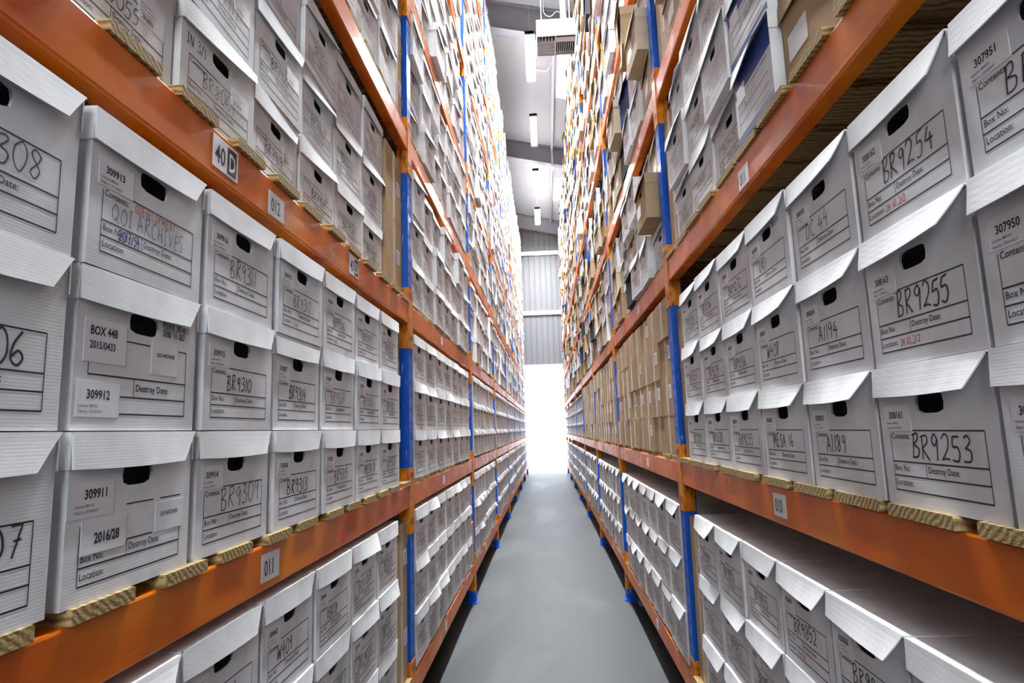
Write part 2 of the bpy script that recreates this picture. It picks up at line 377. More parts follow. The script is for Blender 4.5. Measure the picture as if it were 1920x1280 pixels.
def pool_hand(i):
    if not _pool:
        r = random.Random(5)
        for n in range(14):
            t = ('BR%d' % r.randint(7900, 9899)) if n % 3 else r.choice(['A11%d' % r.randint(10, 99), 'W4%02d' % r.randint(1, 30), 'MESA %d' % r.randint(10, 19), 'DC %d' % r.randint(10, 60)])
            _pool.append(hand_mesh(t, r, 'pencil' if n % 4 == 1 else 'marker').mesh('handwriting'))
    return _pool[i % len(_pool)]

# ------------------------------------------------------------------ layout of the racks
PY = [0.52]+[3.42+2.8*k for k in range(8)]          # far edge of each upright
BT = 0.115                                           # beam height
LVL = {'L': [0.249, 1.223, 2.208, 3.215, 4.193, 5.50, 6.52, 7.52], 'R': [0.239, 1.306, 2.384, 3.427, 4.59, 5.66, 6.66, 7.60]}
SLAT_T = 0.024
def deck_z(s, l): return LVL[s][l]+BT+SLAT_T
ROWS = {'L': [3, 3, 3, 3, 4, 3, 3, 3], 'R': [3, 3, 3, 4, 3, 3, 3, 3]}
ROWS['R'][3] = 3
SIDE = {'L': 'left', 'R': 'right'}
SHELF = ['bottom shelf']+[o+' shelf' for o in ORD[1:7]]+['top shelf']
def rowword(r, n): return 'top row' if r == n-1 else 'bottom row' if r == 0 else 'middle row' if n == 3 else ORD[r]+' row'
NEAR = {  # the writing that can be read on the nearest boxes: (side, bay, level, row, column from the near end)
('L', 1, 1): {(0, 0): ('BR9307', ''), (0, 2): ('BR9309', '309914'), (0, 3): ('BR9313', '310036'), (0, 4): ('BR9315', '310028'), (0, 5): ('MESA 18', '310042'), (0, 6): ('BR9320', '310038'),
              (1, 0): ('BR9306', ''), (1, 2): ('BR9310', '309915'), (1, 3): ('BR9314', '310037'), (1, 4): ('BR9317', '310047'), (1, 5): ('BR9318', '310027'), (1, 6): ('BR9321', '310046'),
              (2, 0): ('BR9308', ''), (2, 2): ('BR9311', '309916'), (2, 3): ('BR9312', '309917'), (2, 4): ('BR9316', '310035'), (2, 5): ('BR9319', '310029'), (2, 6): ('BR9322', '310033')},
('L', 1, 0): {(2, 2): ('BR9301', '309639'), (2, 3): ('W409', '309642'), (2, 4): ('VBR18', '309644'), (2, 5): ('BOX 2077', '309736'), (2, 6): ('BR9305', '309652'),
              (1, 4): ('ARCHIVES', '309735'), (1, 5): ('DEL NOTES', '309738'), (1, 6): ('BR9524', '309653')},
('L', 1, 2): {(0, 1): ('BR8055', '282832'), (0, 2): ('BR8064', '282828'), (0, 3): ('BR7919', '282829'), (0, 4): ('BR7929', '282831'), (1, 2): ('BR7917', '282830'), (0, 5): ('BR7921', ''), (0, 6): ('BR7930', ''), (1, 3): ('BR7922', '282826'), (1, 4): ('BR7940', '282825')},
('R', 1, 1): {(0, 0): ('BR9259', '308217'), (0, 1): ('BR9238', '308212'), (0, 2): ('BR9235', '308210'), (0, 3): ('MESA 16', '308306'), (0, 4): ('A1189', '308303'), (0, 5): ('BR9253', '308161'), (0, 6): ('BR9251', '307952'),
              (1, 0): ('BR9257', '308215'), (1, 1): ('BR9239', '308213'), (1, 2): ('BR9236', '308211'), (1, 3): ('W408', '308307'), (1, 4): ('A1194', '308304'), (1, 5): ('BR9255', '308163'), (1, 6): ('BR9252', '307950'),
              (2, 0): ('BR9258', '308214'), (2, 1): ('BR9256', '308209'), (2, 2): ('BR9232', '308208'), (2, 3): ('UR1', '308308'), (2, 4): ('DC 44', '308305'), (2, 5): ('BR9254', '308162'), (2, 6): ('BR9250', '307951')},
('R', 1, 0): {(2, 0): ('BR9859', '325861'), (2, 1): ('BR9856', '325862'), (2, 2): ('BR9855', '325859'), (2, 3): ('BR9852', '325860'), (2, 4): ('BR9850', '325858'),
              (1, 0): ('A1104', '325864'), (1, 1): ('BR9857', '325863'), (1, 2): ('BR9854', '325857')},
}
PALE = {'BR9308', 'BR9311', 'BR9309', 'BR9317', 'BR9312', 'DC 44', 'BR8064', 'BR8055', 'BR7917', 'BR9318', 'BR9319'}
READ = {'BR9309', 'BR9310', 'BR9311', 'BR9312', 'BR9313', 'BR9314', 'BR9315', 'BR9316', 'BR9317', 'MESA 18', 'BR9318', 'BR9320', 'W409', 'VBR18', 'BR8055', 'BR8064', 'BR7919', 'BR7917', 'BR9238', 'BR9235', 'MESA 16', 'A1189', 'BR9253', 'BR9239', 'BR9236', 'W408', 'A1194', 'BR9255', 'UR1', 'DC 44', 'BR9254', 'BR9855', 'BR9852', 'BR9857'}
REDS = {'BR9312': '15.11.N', 'BR9316': '15.11.N', 'BR9319': '15.11.N', 'BR9322': '15.N', 'BR9254': '2H 10_2/2', 'BR9255': '2H 10_2/2', 'BR9852': '04.05.N', 'BR9855': '04.05', 'VBR18': '22.10.A', 'BR9232': '15.10', 'BR9258': '15.N', 'BOX 2077': '12.11.A', 'BR9305': '1.8.N', 'BR9859': '4.05.N', 'BR9856': '4.05.A'}

items = []           # every box: dict
def put(kind, s, b, l, r, c, nr, y, z, w, h, d=BD, out=0.0, yaw=0.0, roll=0.0, **kw):
    x = (A+out) if s == 'L' else (B-out)            # out > 0: sticks into the aisle
    it = dict(kind=kind, s=s, b=b, l=l, r=r, c=c, nr=nr, y=y, z=z, w=w, h=h, d=d, x=x, out=out, yaw=yaw, roll=roll); it.update(kw)
    y0, y1 = y-w/2, y+w/2; P = [project(x, max(yy, .25), zz) for yy in (y0, y1) for zz in (z, z+h)]
    if any(p is None for p in P): P = [p for p in P if p]
    xs = [min(max(p[0], 0), 1920) for p in P]; ys = [min(max(p[1], 0), 1280) for p in P]
    it['area'] = (max(xs)-min(xs))*(max(ys)-min(ys)); it['px'] = max(xs)-min(xs)
    items.append(it); return it

rng = random.Random(11)
def cols(s, b, l):                                   # start and pitch of the archive box columns in a bay
    if b == 1:
        end, p = {('L', 0): (3.06, .36), ('L', 1): (3.11, .365), ('L', 2): (2.965, .346), ('R', 0): (3.09, .352), ('R', 1): (3.10, .352)}.get((s, l), (3.08, .352))
        return end, p
    return PY[b-1]+0.03+7*.352, .352
for s in 'LR':
    for l in range(8):
        for b in range(1, 9):
            zd = deck_z(s, l); nr = ROWS[s][l]; end, p = cols(s, b, l); y0, y1 = PY[b-1], PY[b]-.09
            mixed = s == 'R' and (l >= 3 or (l == 2 and b >= 2))
            if s == 'R' and l == 1 and b in (2, 3, 4):            # plain brown cartons, four high
                n = 8; pw = (y1-y0-.03)/n
                for r in range(4):
                    for c in range(n):
                        put('carton', s, b, l, r, c, 4, y0+.015+pw*(c+.5), zd+r*.2195, pw-.004, .2185, out=rng.uniform(-.012, .006))
                continue
            mess = 0.006 if l <= 1 else (0.012 if (s == 'L' and b == 1) else 0.028)
            for c in range(7):
                y = end-p*(c+.5) if s == 'R' else end-p*(6-c+.5)
                for r in range(nr):
                    key = NEAR.get((s, b, l), {}).get((r, c))
                    out = rng.uniform(-mess, mess*.6); yaw = rng.uniform(-1, 1)*(.008 if l <= 1 else .03); k = 'archive'; tone = 'white'
                    if s == 'L' and l >= 2 and b >= 2 and rng.random() < .07: out += rng.choice([.035, -.05])
                    if mixed:
                        q = rng.random(); out = rng.uniform(-.045, .03); yaw = rng.uniform(-.045, .045)
                        hi = .10 if l > 2 else 0.0
                        tone = 'white' if q < .46-hi else 'buff' if q < .78-hi*.5 else 'kraft' if q < .95 else ('navy' if q < .97 else 'black_card')
                        if rng.random() < .08: out += .05
                    if s == 'R' and b == 1 and l == 2:
                        if c == 3: tone = 'banded'; out = .008
                        if c >= 4: tone = 'kraft'
                    nth = ''
                    if s == 'L' and b == 1 and l == 2: out -= .05
                    put(k, s, b, l, r, c, nr, y, zd+r*.2702, .342, .268, out=out, yaw=yaw, tone=tone, key=key, nth=nth, v=rng.randrange(6))
            # a narrow kraft carton or two at the far end of the bay, set back behind the upright
            e0, e1 = end+.012, y1-.012
            if e1-e0 > .1 and (b == 1 or rng.random() < .75):
                h = rng.choice([.39, .37, .27]) if b > 1 else .385
                n = 2 if h > .3 else 3
                for r in range(n):
                    put('carton', s, b, l, r, 7, n, (e0+e1)/2, zd+r*(h+.002), e1-e0, h, out={('L', 0): -.015, ('L', 1): -.05, ('L', 2): -.035, ('R', 0): -.02}.get((s, l), -.03) if b == 1 else rng.uniform(-.03, .0), endbox=True)
# a few boxes that hang out over the right-hand aisle edge
def near(s, b, l, r, c): return next(i for i in items if (i['s'], i['b'], i['l'], i['r'], i['c']) == (s, b, l, r, c) and i['kind'] == 'archive')
for (k, out, yaw, tone) in ((('R', 2, 2, 1, 6), .075, .02, 'kraft'), (('R', 2, 3, 2, 5), .08, -.12, 'kraft'), (('R', 2, 3, 1, 4), .03, .05, 'navy'), (('R', 2, 3, 1, 3), .09, .03, 'buff'), (('R', 2, 2, 0, 3), .02, .02, 'black_card')):
    i = near(*k); i['out'] = out; i['x'] = B-out; i['yaw'] = yaw; i['tone'] = tone; i['hang'] = out > .07

# ------------------------------------------------------------------ the building shell
XW = 1.55
struct('floor', (lambda mb: (mb.box(-2.6, 2.6, -4.2, 26.5, -.15, 0, 'floor'), mb)[1])(MB()))
ROOF0, SL = 9.55, -0.23
def rz(x): return ROOF0+SL*x
mb = MB()
def roofpiece(x0, x1, y0, y1):
    t = .06
    mb.raw([(x, y, rz(x)+k) for k in (0, t) for y in (y0, y1) for x in (x0, x1)], [(0, 2, 3, 1), (4, 5, 7, 6), (0, 1, 5, 4), (2, 6, 7, 3), (0, 4, 6, 2), (1, 3, 7, 5)], 'roof')
SKY = [(12.0, 13.9), (18.7, 20.5)]
roofpiece(-2.6, .52, -4.0, 23.45); roofpiece(1.6, 2.6, -4.0, 23.45)
for ya, yb in ((-4.0, 12.0), (13.9, 18.7), (20.5, 23.45)): roofpiece(.52, 1.6, ya, yb)
struct('ceiling', mb)
for i, (ya, yb) in enumerate(SKY):
    mb = MB(); mb.raw([(x, y, rz(x)+.02) for y in (ya, yb) for x in (.52, 1.6)], [(0, 2, 3, 1)], 'grp'); struct('window_%d' % (i+1), mb)
for nm, x0, x1 in (('wall_left_rear', -2.75, -2.6), ('wall_right_rear', 2.6, 2.75)):
    mb = MB(); mb.box(x0, x1, -4.0, .42, 0, 10.2, 'wallsheet'); struct(nm, mb)
for nm, x0, x1 in (('wall_left', -2.6, A-1.08), ('wall_right', B+1.08, 2.6)):
    mb = MB(); mb.box(*((-2.6, A-.02) if nm == 'wall_left' else (B+.02, 2.6)), .38, .42, 0, 8.6, 'rackwall'); mb.box(x0, x1, .42, 23.35, 0, rz(x0)-.01 if nm == 'wall_right' else rz(x1)-.01, 'rackwall'); struct(nm, mb)  # thin rack-end panels are unseen, added to keep light out of the shelves
mb = MB(); mb.box(-2.6, 2.6, -4.15, -4.0, 0, 2.6, 'wallsheet'); mb.box(-2.6, 2.6, -4.15, -4.0, 5.6, 10.3, 'wallsheet')
for sx in (-1, 1): mb.box(min(sx*1.4, sx*2.6), max(sx*1.4, sx*2.6), -4.15, -4.0, 2.6, 5.6, 'wallsheet')  # leaves an unseen window opening, added to light the near boxes
struct('wall_near', mb)
# far wall: ribbed sheet over the doorway
mb = MB(); YW = 23.45; DZ = 3.93
xs = []; x = -2.6
while x < 2.6:
    xs += [(x, 0), (x+.165, 0), (x+.175, .022), (x+.205, .022), (x+.215, 0)]; x += .215
vs = []; zt = 10.2
for (x, d) in xs: vs += [(x, YW+d, DZ), (x, YW+d, zt)]
mb.raw(vs, [(2*i, 2*i+2, 2*i+3, 2*i+1) for i in range(len(xs)-1)], 'wallsheet')
mb.box(-2.6, 2.6, YW+.03, YW+.15, DZ, zt, 'wallsheet')
struct('wall_far', mb)
for i, z in enumerate((6.03, 8.38)):
    mb = MB(); mb.box(-2.2, 2.2, YW-.10, YW-.005, z-.07, z+.06, 'galv'); mb.box(-2.2, 2.2, YW-.10, YW-.085, z-.10, z-.07, 'galv'); struct('trim_%d' % (i+1), mb)
mb = MB(); mb.box(-2.6, 2.6, YW-.04, YW+.02, DZ-.02, DZ+.11, 'galv'); struct('door_1', mb)
# portal rafters carrying the roof
for i, (y0, zb) in enumerate(((10.75, .56), (16.5, .52), (22.6, .52))):
    mb = MB(); 
    def rib(ya, yb, da, db):
        xs_ = (-2.3, 2.3)
        mb.raw([(x, y, rz(x)-dd) for dd in (da, db) for y in (ya, yb) for x in xs_], [(0, 2, 3, 1), (4, 5, 7, 6), (0, 1, 5, 4), (2, 6, 7, 3), (0, 4, 6, 2), (1, 3, 7, 5)], 'steel')
    rib(y0+.085, y0+.10, .0, zb); rib(y0, y0+.19, zb, zb-.018); rib(y0, y0+.19, .018, .0)
    struct('trim_%d' % (i+3), mb)

# the yard outside the doorway
mb = MB(); mb.box(-9, 9, 26.5, 34, -.15, -.005, 'yardfloor'); struct('floor_outside', mb)
mb = MB(); mb.box(-9, 9, 33, 33.3, -.005, 7.5, 'yardwall'); struct('wall_outside', mb)
mb = MB(); mb.box(-9, 9, 32.85, 33, 2.35, 2.6, 'yardred'); struct('trim_6', mb)
mb = MB(); mb.box(-9, 9, 32.5, 33, -.005, .28, 'yardblue'); struct('trim_7', mb)

# strip curtain hanging in the doorway
cur = empty('strip_curtain', (0, YW-.08, 0)); tag(cur, 'clear plastic strip curtain glowing with daylight in the doorway at the aisle end', 'curtain')
mb = MB(); mb.box(-1.5, 1.5, -.015, .015, 3.80, 3.90, 'galv'); obj('rail', mb, cur)
for i in range(17):
    x0 = -1.5+i*.175; mb = MB(); n = 6; yo = .006 if i % 2 else -.006
    mb.raw([(x0+.2*j/n, yo+.012*math.sin(math.pi*j/n), z) for z in (.01, 3.82) for j in range(n+1)], [(j, j+1, n+2+j, n+1+j) for j in range(n)], 'strip')
    obj('strip', mb, cur)

# ceiling lights
def batten(y, lit, label, x=-.045, z=8.72):
    t = empty('ceiling_light', (x, y, z)); tag(t, label, 'light', 'batten lights over the aisle')
    mb = MB(); mb.box(-.088, .088, -.78, .78, .031, .085, 'heater'); obj('housing', mb, t)
    mb = MB(); pts = []
    n = 10
    for yy, sc_ in ((-.75, .8), (-.73, 1), (.73, 1), (.75, .8)):
        pts += [(  .085*sc_*math.cos(math.pi+math.pi*j/n), yy, .03+.014*sc_*math.sin(math.pi+math.pi*j/n)) for j in range(n+1)]
    fs = [(a*(n+1)+j, a*(n+1)+j+1, (a+1)*(n+1)+j+1, (a+1)*(n+1)+j) for a in range(3) for j in range(n)]
    fs += [tuple(range(n+1)), tuple(reversed(range(3*(n+1), 4*(n+1))))]
    mb.raw(pts, fs, 'lampon' if lit else 'lampoff'); obj('diffuser', mb, t)
    for yy in (-.78, .75):
        mb = MB(); mb.box(-.09, .09, yy, yy+.03, .01, .09, 'louvre'); obj('end_cap', mb, t)
    mb = MB()
    for yy in (-.5, .5): mb.tube([(0, yy, .08), (0, yy, rz(x)-z)], .003, 'galv', 6)
    obj('hanger', mb, t)
batten(11.2, True, 'lit strip light nearest the camera, left of the cream hanging heater')
batten(14.2, False, 'unlit strip light hanging over the aisle before the middle rafter')
batten(17.25, True, 'lit strip light just beyond the middle rafter, over the aisle')
batten(20.3, True, 'lit strip light farthest away, in front of the far wall')
batten(6.2, True, 'lit strip light above the near end of the aisle, next before the heater')  # out of view, added to brighten the near bays
batten(3.5, True, 'lit strip light above the camera end of the aisle')  # also unseen, added for light on the nearest boxes

# hanging heater
hz = 6.66; hy = 8.0
h = empty('unit_heater', (.34, hy, hz+.38)); tag(h, 'cream box-shaped unit heater with grey louvred underside hanging at the roof', 'heater')
mb = MB(); w_, d_, t_ = .275, .47, .24
mb.box(-w_, w_, 0, .012, 0, t_, 'heater'); mb.box(-w_, w_, d_-.012, d_, 0, t_, 'heater'); mb.box(-w_, -w_+.012, .012, d_-.012, 0, t_, 'heater'); mb.box(w_-.012, w_, .012, d_-.012, 0, t_, 'heater'); mb.box(-w_, w_, 0, d_, t_, t_+.012, 'heater')
obj('casing', mb, h)
mb = MB(); mb.box(-w_+.013, w_-.013, .013, d_-.013, .06, .07, 'dark')
obj('grille_backing', mb, h)
mb = MB()
for j in range(9): mb.box(-w_+.013, -.02, .14+j*.036, .155+j*.036, .005, .05, 'louvre')
for j in range(5): mb.box(-w_+.03+j*.045, -w_+.038+j*.045, .013, .13, .003, .05, 'louvre')
mb.box(-.02, .0, .013, d_-.013, 0, .055, 'louvre')
for j in range(8): mb.box(.02+j*.03, .028+j*.03, .17, d_-.02, .005, .05, 'louvre')
mb.box(.0, w_-.013, .06, .16, .005, .02, 'louvre'); obj('louvre', mb, h)
mb = MB()
for xx in (-.2, .2): mb.tube([(xx, .1, t_+.01), (xx, .1, rz(.34+xx)-hz-.38)], .008, 'galv', 6)
obj('hanger', mb, h)
mb = MB(); mb.tube([(.12, .2, t_+.01), (.12, .2, rz(.46)-hz-.38)], .05, 'steel', 10); obj('flue', mb, h)
# roof conduit and loose white cables
mb = MB(); mb.box(.40, .46, 10.95, 16.58, rz(.43)-.10, rz(.43)-.035, 'galv'); mb.box(.40, .46, 16.70, 22.68, rz(.43)-.10, rz(.43)-.035, 'galv')
mb.box(.405, .455, 16.45, 16.50, rz(.43)-.56, rz(.43)-.05, 'galv'); mb.box(.405, .455, 16.43, 16.74, rz(.43)-.62, rz(.43)-.56, 'galv'); mb.box(.405, .455, 16.70, 16.74, rz(.43)-.58, rz(.43)-.08, 'galv')
tag(obj('conduit', mb), 'galvanised cable conduit running along the roof liner, dropping under the middle rafter', 'conduit')
def cable(pts, label):
    q = [Vector(p) for p in pts]; out = []
    for i in range(len(q)-1):
        a, b_, c_, d_ = q[max(i-1, 0)], q[i], q[i+1], q[min(i+2, len(q)-1)]
        for j in range(6):
            t = j/6; out.append(.5*((2*b_)+(c_-a)*t+(2*a-5*b_+4*c_-d_)*t*t+(3*b_-a-3*c_+d_)*t**3))
    out.append(q[-1]); mb = MB(); mb.tube(out, .006, 'cable', 6); tag(obj('cable', mb), label, 'cable')
cable([(.22, 9.2, 8.62), (.20, 9.15, 8.25), (.30, 9.1, 8.12), (.42, 9.1, 8.20), (.55, 9.1, 8.10), (.50, 9.15, 8.35)], 'loose white cable looping above the cream hanging heater')
cable([(-.0, 11.6, 8.80), (.12, 11.6, 8.74), (.28, 11.62, 8.75), (.39, 11.65, 9.0), (.42, 11.65, rz(.42)-.09)], 'thin white cable from the nearest lit strip light to the conduit')

mb = MB(); mb.box(-.05, .05, -.28, .28, 0, .035, 'timber'); o = obj('timber_offcut', mb, None, (-.84, 2.35, 0.001), (0, 0, math.radians(-4))); tag(o, 'pale timber offcut lying on the floor under the left rack beam', 'wood')

# ------------------------------------------------------------------ the racking
def frame(s, k):
    y1 = PY[k]; y0 = y1-.09; top = 8.35 if s == 'L' else 8.45
    sg = -1 if s == 'L' else 1; X = A if s == 'L' else B
    t = empty('upright_frame', (X, (y0+y1)/2, 0)); hw = .045
    tag(t, '%s upright of the %s rack, %s' % ('blue', SIDE[s], 'behind the camera edge' if k == 0 else ('nearest to the camera' if k == 1 else '%s from the camera' % ORD[k-1] if k < 8 else 'last, beside the doorway')), 'upright', 'rack uprights')
    def bx(mb, a, b_, yy0, yy1, z0, z1, m):
        x0, x1 = sorted((sg*a, sg*b_)); mb.box(x0, x1, yy0, yy1, z0, z1, m)
    # front post: channel with a slotted aisle face
    mb = MB(); bx(mb, .003, .065, -hw, -hw+.004, 0, top, 'blue'); bx(mb, .003, .065, hw-.004, hw, 0, top, 'blue')
    xs_ = (-hw, -.024, -.014, .014, .024, hw)
    bx(mb, 0, .003, -hw, -.024, 0, top, 'blue'); bx(mb, 0, .003, -.014, .014, 0, top, 'blue'); bx(mb, 0, .003, .024, hw, 0, top, 'blue')
    if k <= 3:
        z = .0
        while z < top-.08:
            for a, b_ in ((-.024, -.014), (.014, .024)): bx(mb, 0, .003, a, b_, z+.03, z+.075, 'blue')
            z += .075
    bx(mb, .01, .012, -.03, .03, 0, top, 'dark')
    obj('post', mb, t)
    mb = MB(); bx(mb, 1.00, 1.06, -hw, hw, 0, top, 'blue'); obj('post', mb, t)
    mb = MB(); z = .3; f = 0
    while z < top-1:
        a, b_ = (.066, .999) if f % 2 == 0 else (.999, .066)
        mb.tube([(sg*a, 0, z), (sg*b_, 0, z+.9)], .014, 'blue', 6); z += .95; f += 1
    obj('brace', mb, t)
    mb = MB(); bx(mb, -.022, .10, -.065, .065, 0, .008, 'blue'); bx(mb, -.006, -.0005, -.05, .05, .008, .095, 'blue'); obj('base_plate', mb, t)
for s in 'LR':
    for k in range(1, 9): frame(s, k)

def plain_sticker(par, yc, zc, sg, w=.10, h=.07, txt=None, boxed=None):
    # on the aisle face of a beam; txt reads from the aisle
    st = empty('sticker', (0, 0, 0)); bpy.data.objects.remove(st)
    mb = MB(); mb.box(-w/2, w/2, -.0012, -.0002, -h/2, h/2, 'sticker')
    rot = math.radians(90) if sg < 0 else math.radians(-90)
    o = obj('sticker', mb, par, (0, yc, zc), (0, 0, rot))
    if txt:
        mb = MB(); put_type(mb, txt, -w*.36 if not boxed else -w*.42, -h*.30, h*.80, 'ink', -.0016, .014, .72)
        if boxed:
            mb.box(w*.06, w*.42, -.0018, -.0013, -h*.42, h*.42, 'ink'); put_type(mb, boxed, w*.10, -h*.30, h*.80, 'sticker', -.0022, .02, .70)
        obj('number', mb, o)
def beam(s, b, l):
    sg = -1 if s == 'L' else 1; X = A if s == 'L' else B; y0, y1 = PY[b-1], PY[b]-.09; z0 = LVL[s][l]
    t = empty('shelf_beam', (X, (y0+y1)/2, z0)); hl = (y1-y0)/2-.004
    st = {('L', 1, 2): ' with 40D and 012 stickers', ('L', 1, 1): ' with 011 sticker', ('R', 1, 1): ' with 010 sticker', ('R', 1, 2): ' with 011 sticker'}.get((s, b, l), '')
    tag(t, 'orange beam of %s rack, %s bay, under the %s%s' % (SIDE[s], BAYW[b-1], SHELF[l], st), 'beam', 'orange shelf beams', 'thing')
    mb = MB(); x0, x1 = sorted((0, sg*.05)); r_ = .006
    xf, xb = 0, sg*.05
    prof = [(xf, r_), (xf+sg*r_*.3, r_*.3), (xf+sg*r_, 0), (xb, 0), (xb, BT), (xf+sg*r_, BT), (xf+sg*r_*.3, BT-r_*.3), (xf, BT-r_)]
    n = len(prof); vs = [(p[0], -hl, p[1]) for p in prof]+[(p[0], hl, p[1]) for p in prof]
    fs = [(i, (i+1) % n, n+(i+1) % n, n+i) if sg < 0 else (i, n+i, n+(i+1) % n, (i+1) % n) for i in range(n)]
    fs += [tuple(range(n)), tuple(reversed(range(n, 2*n)))]
    mb.raw(vs, fs, 'orange'); obj('beam_section', mb, t)
    for e in (-1, 1):
        if b == 1 and e < 0: continue
        mb = MB(); ye = e*(hl+.004); ya, yb = sorted((ye, ye+e*.046)); ha, hb = -.135, BT+.09
        xa, xb2 = sorted((-sg*.0035, -sg*.0005)); mb.box(xa, xb2, ya, yb, ha, hb, 'connector')
        xa, xb2 = sorted((-sg*.0035, sg*.06)); ya, yb = sorted((ye-e*.0035, ye-e*.0005)); mb.box(xa, xb2, ya, yb, ha, hb, 'connector')
        for zz in (-.09, .15):
            mb.box(min(-sg*.0045, -sg*.0030), max(-sg*.0045, -sg*.0030), ye+e*.02, ye+e*.03, zz, zz+.03, 'dark') if e > 0 else mb.box(min(-sg*.0045, -sg*.0030), max(-sg*.0045, -sg*.0030), ye-.03, ye-.02, zz, zz+.03, 'dark')
        obj('end_connector', mb, t)
    ym = (y0+y1)/2; zc = BT/2
    if (s, b, l) == ('L', 1, 2):
        plain_sticker(t, 1.36-ym, zc+.005, sg, .115, .078, '40', 'D'); plain_sticker(t, 1.64-ym, zc-.012, sg, .10, .068, '012'); plain_sticker(t, 2.35-ym, zc+.005, sg, .115, .078, '40', 'D')
    elif (s, b, l) == ('L', 1, 1): plain_sticker(t, 1.655-ym, zc-.0, sg, .105, .07, '011')
    elif (s, b, l) == ('R', 1, 1): plain_sticker(t, 1.955-ym, zc, sg, .10, .068, '010')
    elif (s, b, l) == ('R', 1, 2): plain_sticker(t, 2.02-ym, zc-.015, sg, .10, .068, '011')
    elif b <= 3 and l <= 2: plain_sticker(t, -.35, zc, sg, .085, .06)
for s in 'LR':
    for l in range(8):
        for b in range(1, 9): beam(s, b, l)

_slat = {}
def slat_mesh(w, v):
    if (round(w, 3), v) not in _slat:
        mb = MB(); c = .003; r = random.Random(v*7+3); t = SLAT_T*(1 - .0*v)
        P = [(-w/2, 0), (w/2-c, 0), (w/2, c), (w/2, t-c), (w/2-c, t), (-w/2+c, t), (-w/2, t-c)]
        n = len(P); vs = [(0, p[0], p[1]) for p in P]+[(1.0, p[0], p[1]) for p in P]
        mb.raw(vs, [tuple(reversed(range(n))), tuple(range(n, 2*n))]+[(i, (i+1) % n, n+(i+1) % n, n+i) for i in range(n)], 'timber')
        _slat[(round(w, 3), v)] = mb.mesh('slat')
    return _slat[(round(w, 3), v)]
def deck(s, b, l):
    sg = -1 if s == 'L' else 1; X = A if s == 'L' else B; y0, y1 = PY[b-1], PY[b]-.09
    pitch, w = (.222, .148) if s == 'L' else (.25, .205)
    if b > 1: pitch, w = .17, .125
    n = int((y1-y0-.02)/pitch); off = y0+.03+w/2
    if b == 1: off = y1-.012-w/2-(n-1)*pitch
    r = random.Random(b*100+l*10+(s == 'L')); zb = LVL[s][l]+BT
    tag_ = 'slatted timber deck of %s rack, %s bay, %s' % (SIDE[s], BAYW[b-1], SHELF[l])
    sp = [(off+i*pitch+r.uniform(-.012, .012), r.uniform(.004, .016) if b == 1 and l <= 2 else r.uniform(-.014, .003), r.randrange(3)) for i in range(n)]
    if b <= 3 and l <= 4:
        t = empty('timber_deck', (X, (y0+y1)/2, zb)); tag(t, tag_, 'shelf deck', 'slatted shelf decks')
        for yy, pr, v in sp:
            o = obj('slat', slat_mesh(w, v), t, (-sg*pr, yy-(y0+y1)/2, 0), (0, 0, 0)); o.scale = (sg, 1, 1)
    else:
        mb = MB()
        for yy, pr, v in sp:
            a, b_ = sorted((-sg*pr, sg*1.0)); mb.box(a, b_, yy-w/2-(y0+y1)/2, yy+w/2-(y0+y1)/2, 0, SLAT_T, 'timber')
        tag(obj('timber_deck', mb, None, (X, (y0+y1)/2, zb)), tag_, 'shelf deck', 'slatted shelf decks')
for s in 'LR':
    for l in range(8):
        for b in range(1, 9): deck(s, b, l)

# ------------------------------------------------------------------ boxes: the 300 largest of each kind one by one, the rest as one mass
arch = sorted((i for i in items if i['kind'] == 'archive'), key=lambda i: -i['area'])
WH = [i for i in arch if i['tone'] in ('white', 'banded')]; OT = [i for i in arch if i['tone'] not in ('white', 'banded')]
CT = sorted(OT+[i for i in items if i['kind'] == 'carton'], key=lambda i: -i['area'])
WH = [i for i in WH if i['area'] > 0]; CT = [i for i in CT if i['area'] > 0]
one_wh, mass_wh = WH[:300], WH[300:]
one_ct, mass_ct = CT[:300], CT[300:]
def rot_of(s): return math.radians(90) if s == 'L' else math.radians(-90)
def where(it, short=False):
    rw = rowword(it['r'], it['nr'])
    col = 'end of shelf' if it.get('endbox') else ('%s from %s upright' % (it['nth'] if 'nth' in it else ORD[it['c']], 'far' if (it['s'] == 'L' or it['b'] == 1) else 'near'))
    return '%s rack, %s bay, %s, %s, %s' % (SIDE[it['s']], BAYW[it['b']-1], SHELF[it['l']], rw, col)
# "nth" counts from the far upright everywhere
for it in items:
    if it['kind'] == 'archive':
        it['nth'] = ORD[6-it['c']] if it['s'] == 'L' else ORD[it['c']]
    elif not it.get('endbox'): it['nth'] = ORD[7-it['c']]
def where(it):
    rw = rowword(it['r'], it['nr'])
    col = 'beside far upright' if it.get('endbox') else '%s from far upright' % it['nth']
    return '%s rack, %s bay, %s, %s, %s' % (SIDE[it['s']], BAYW[it['b']-1], SHELF[it['l']], rw, col)

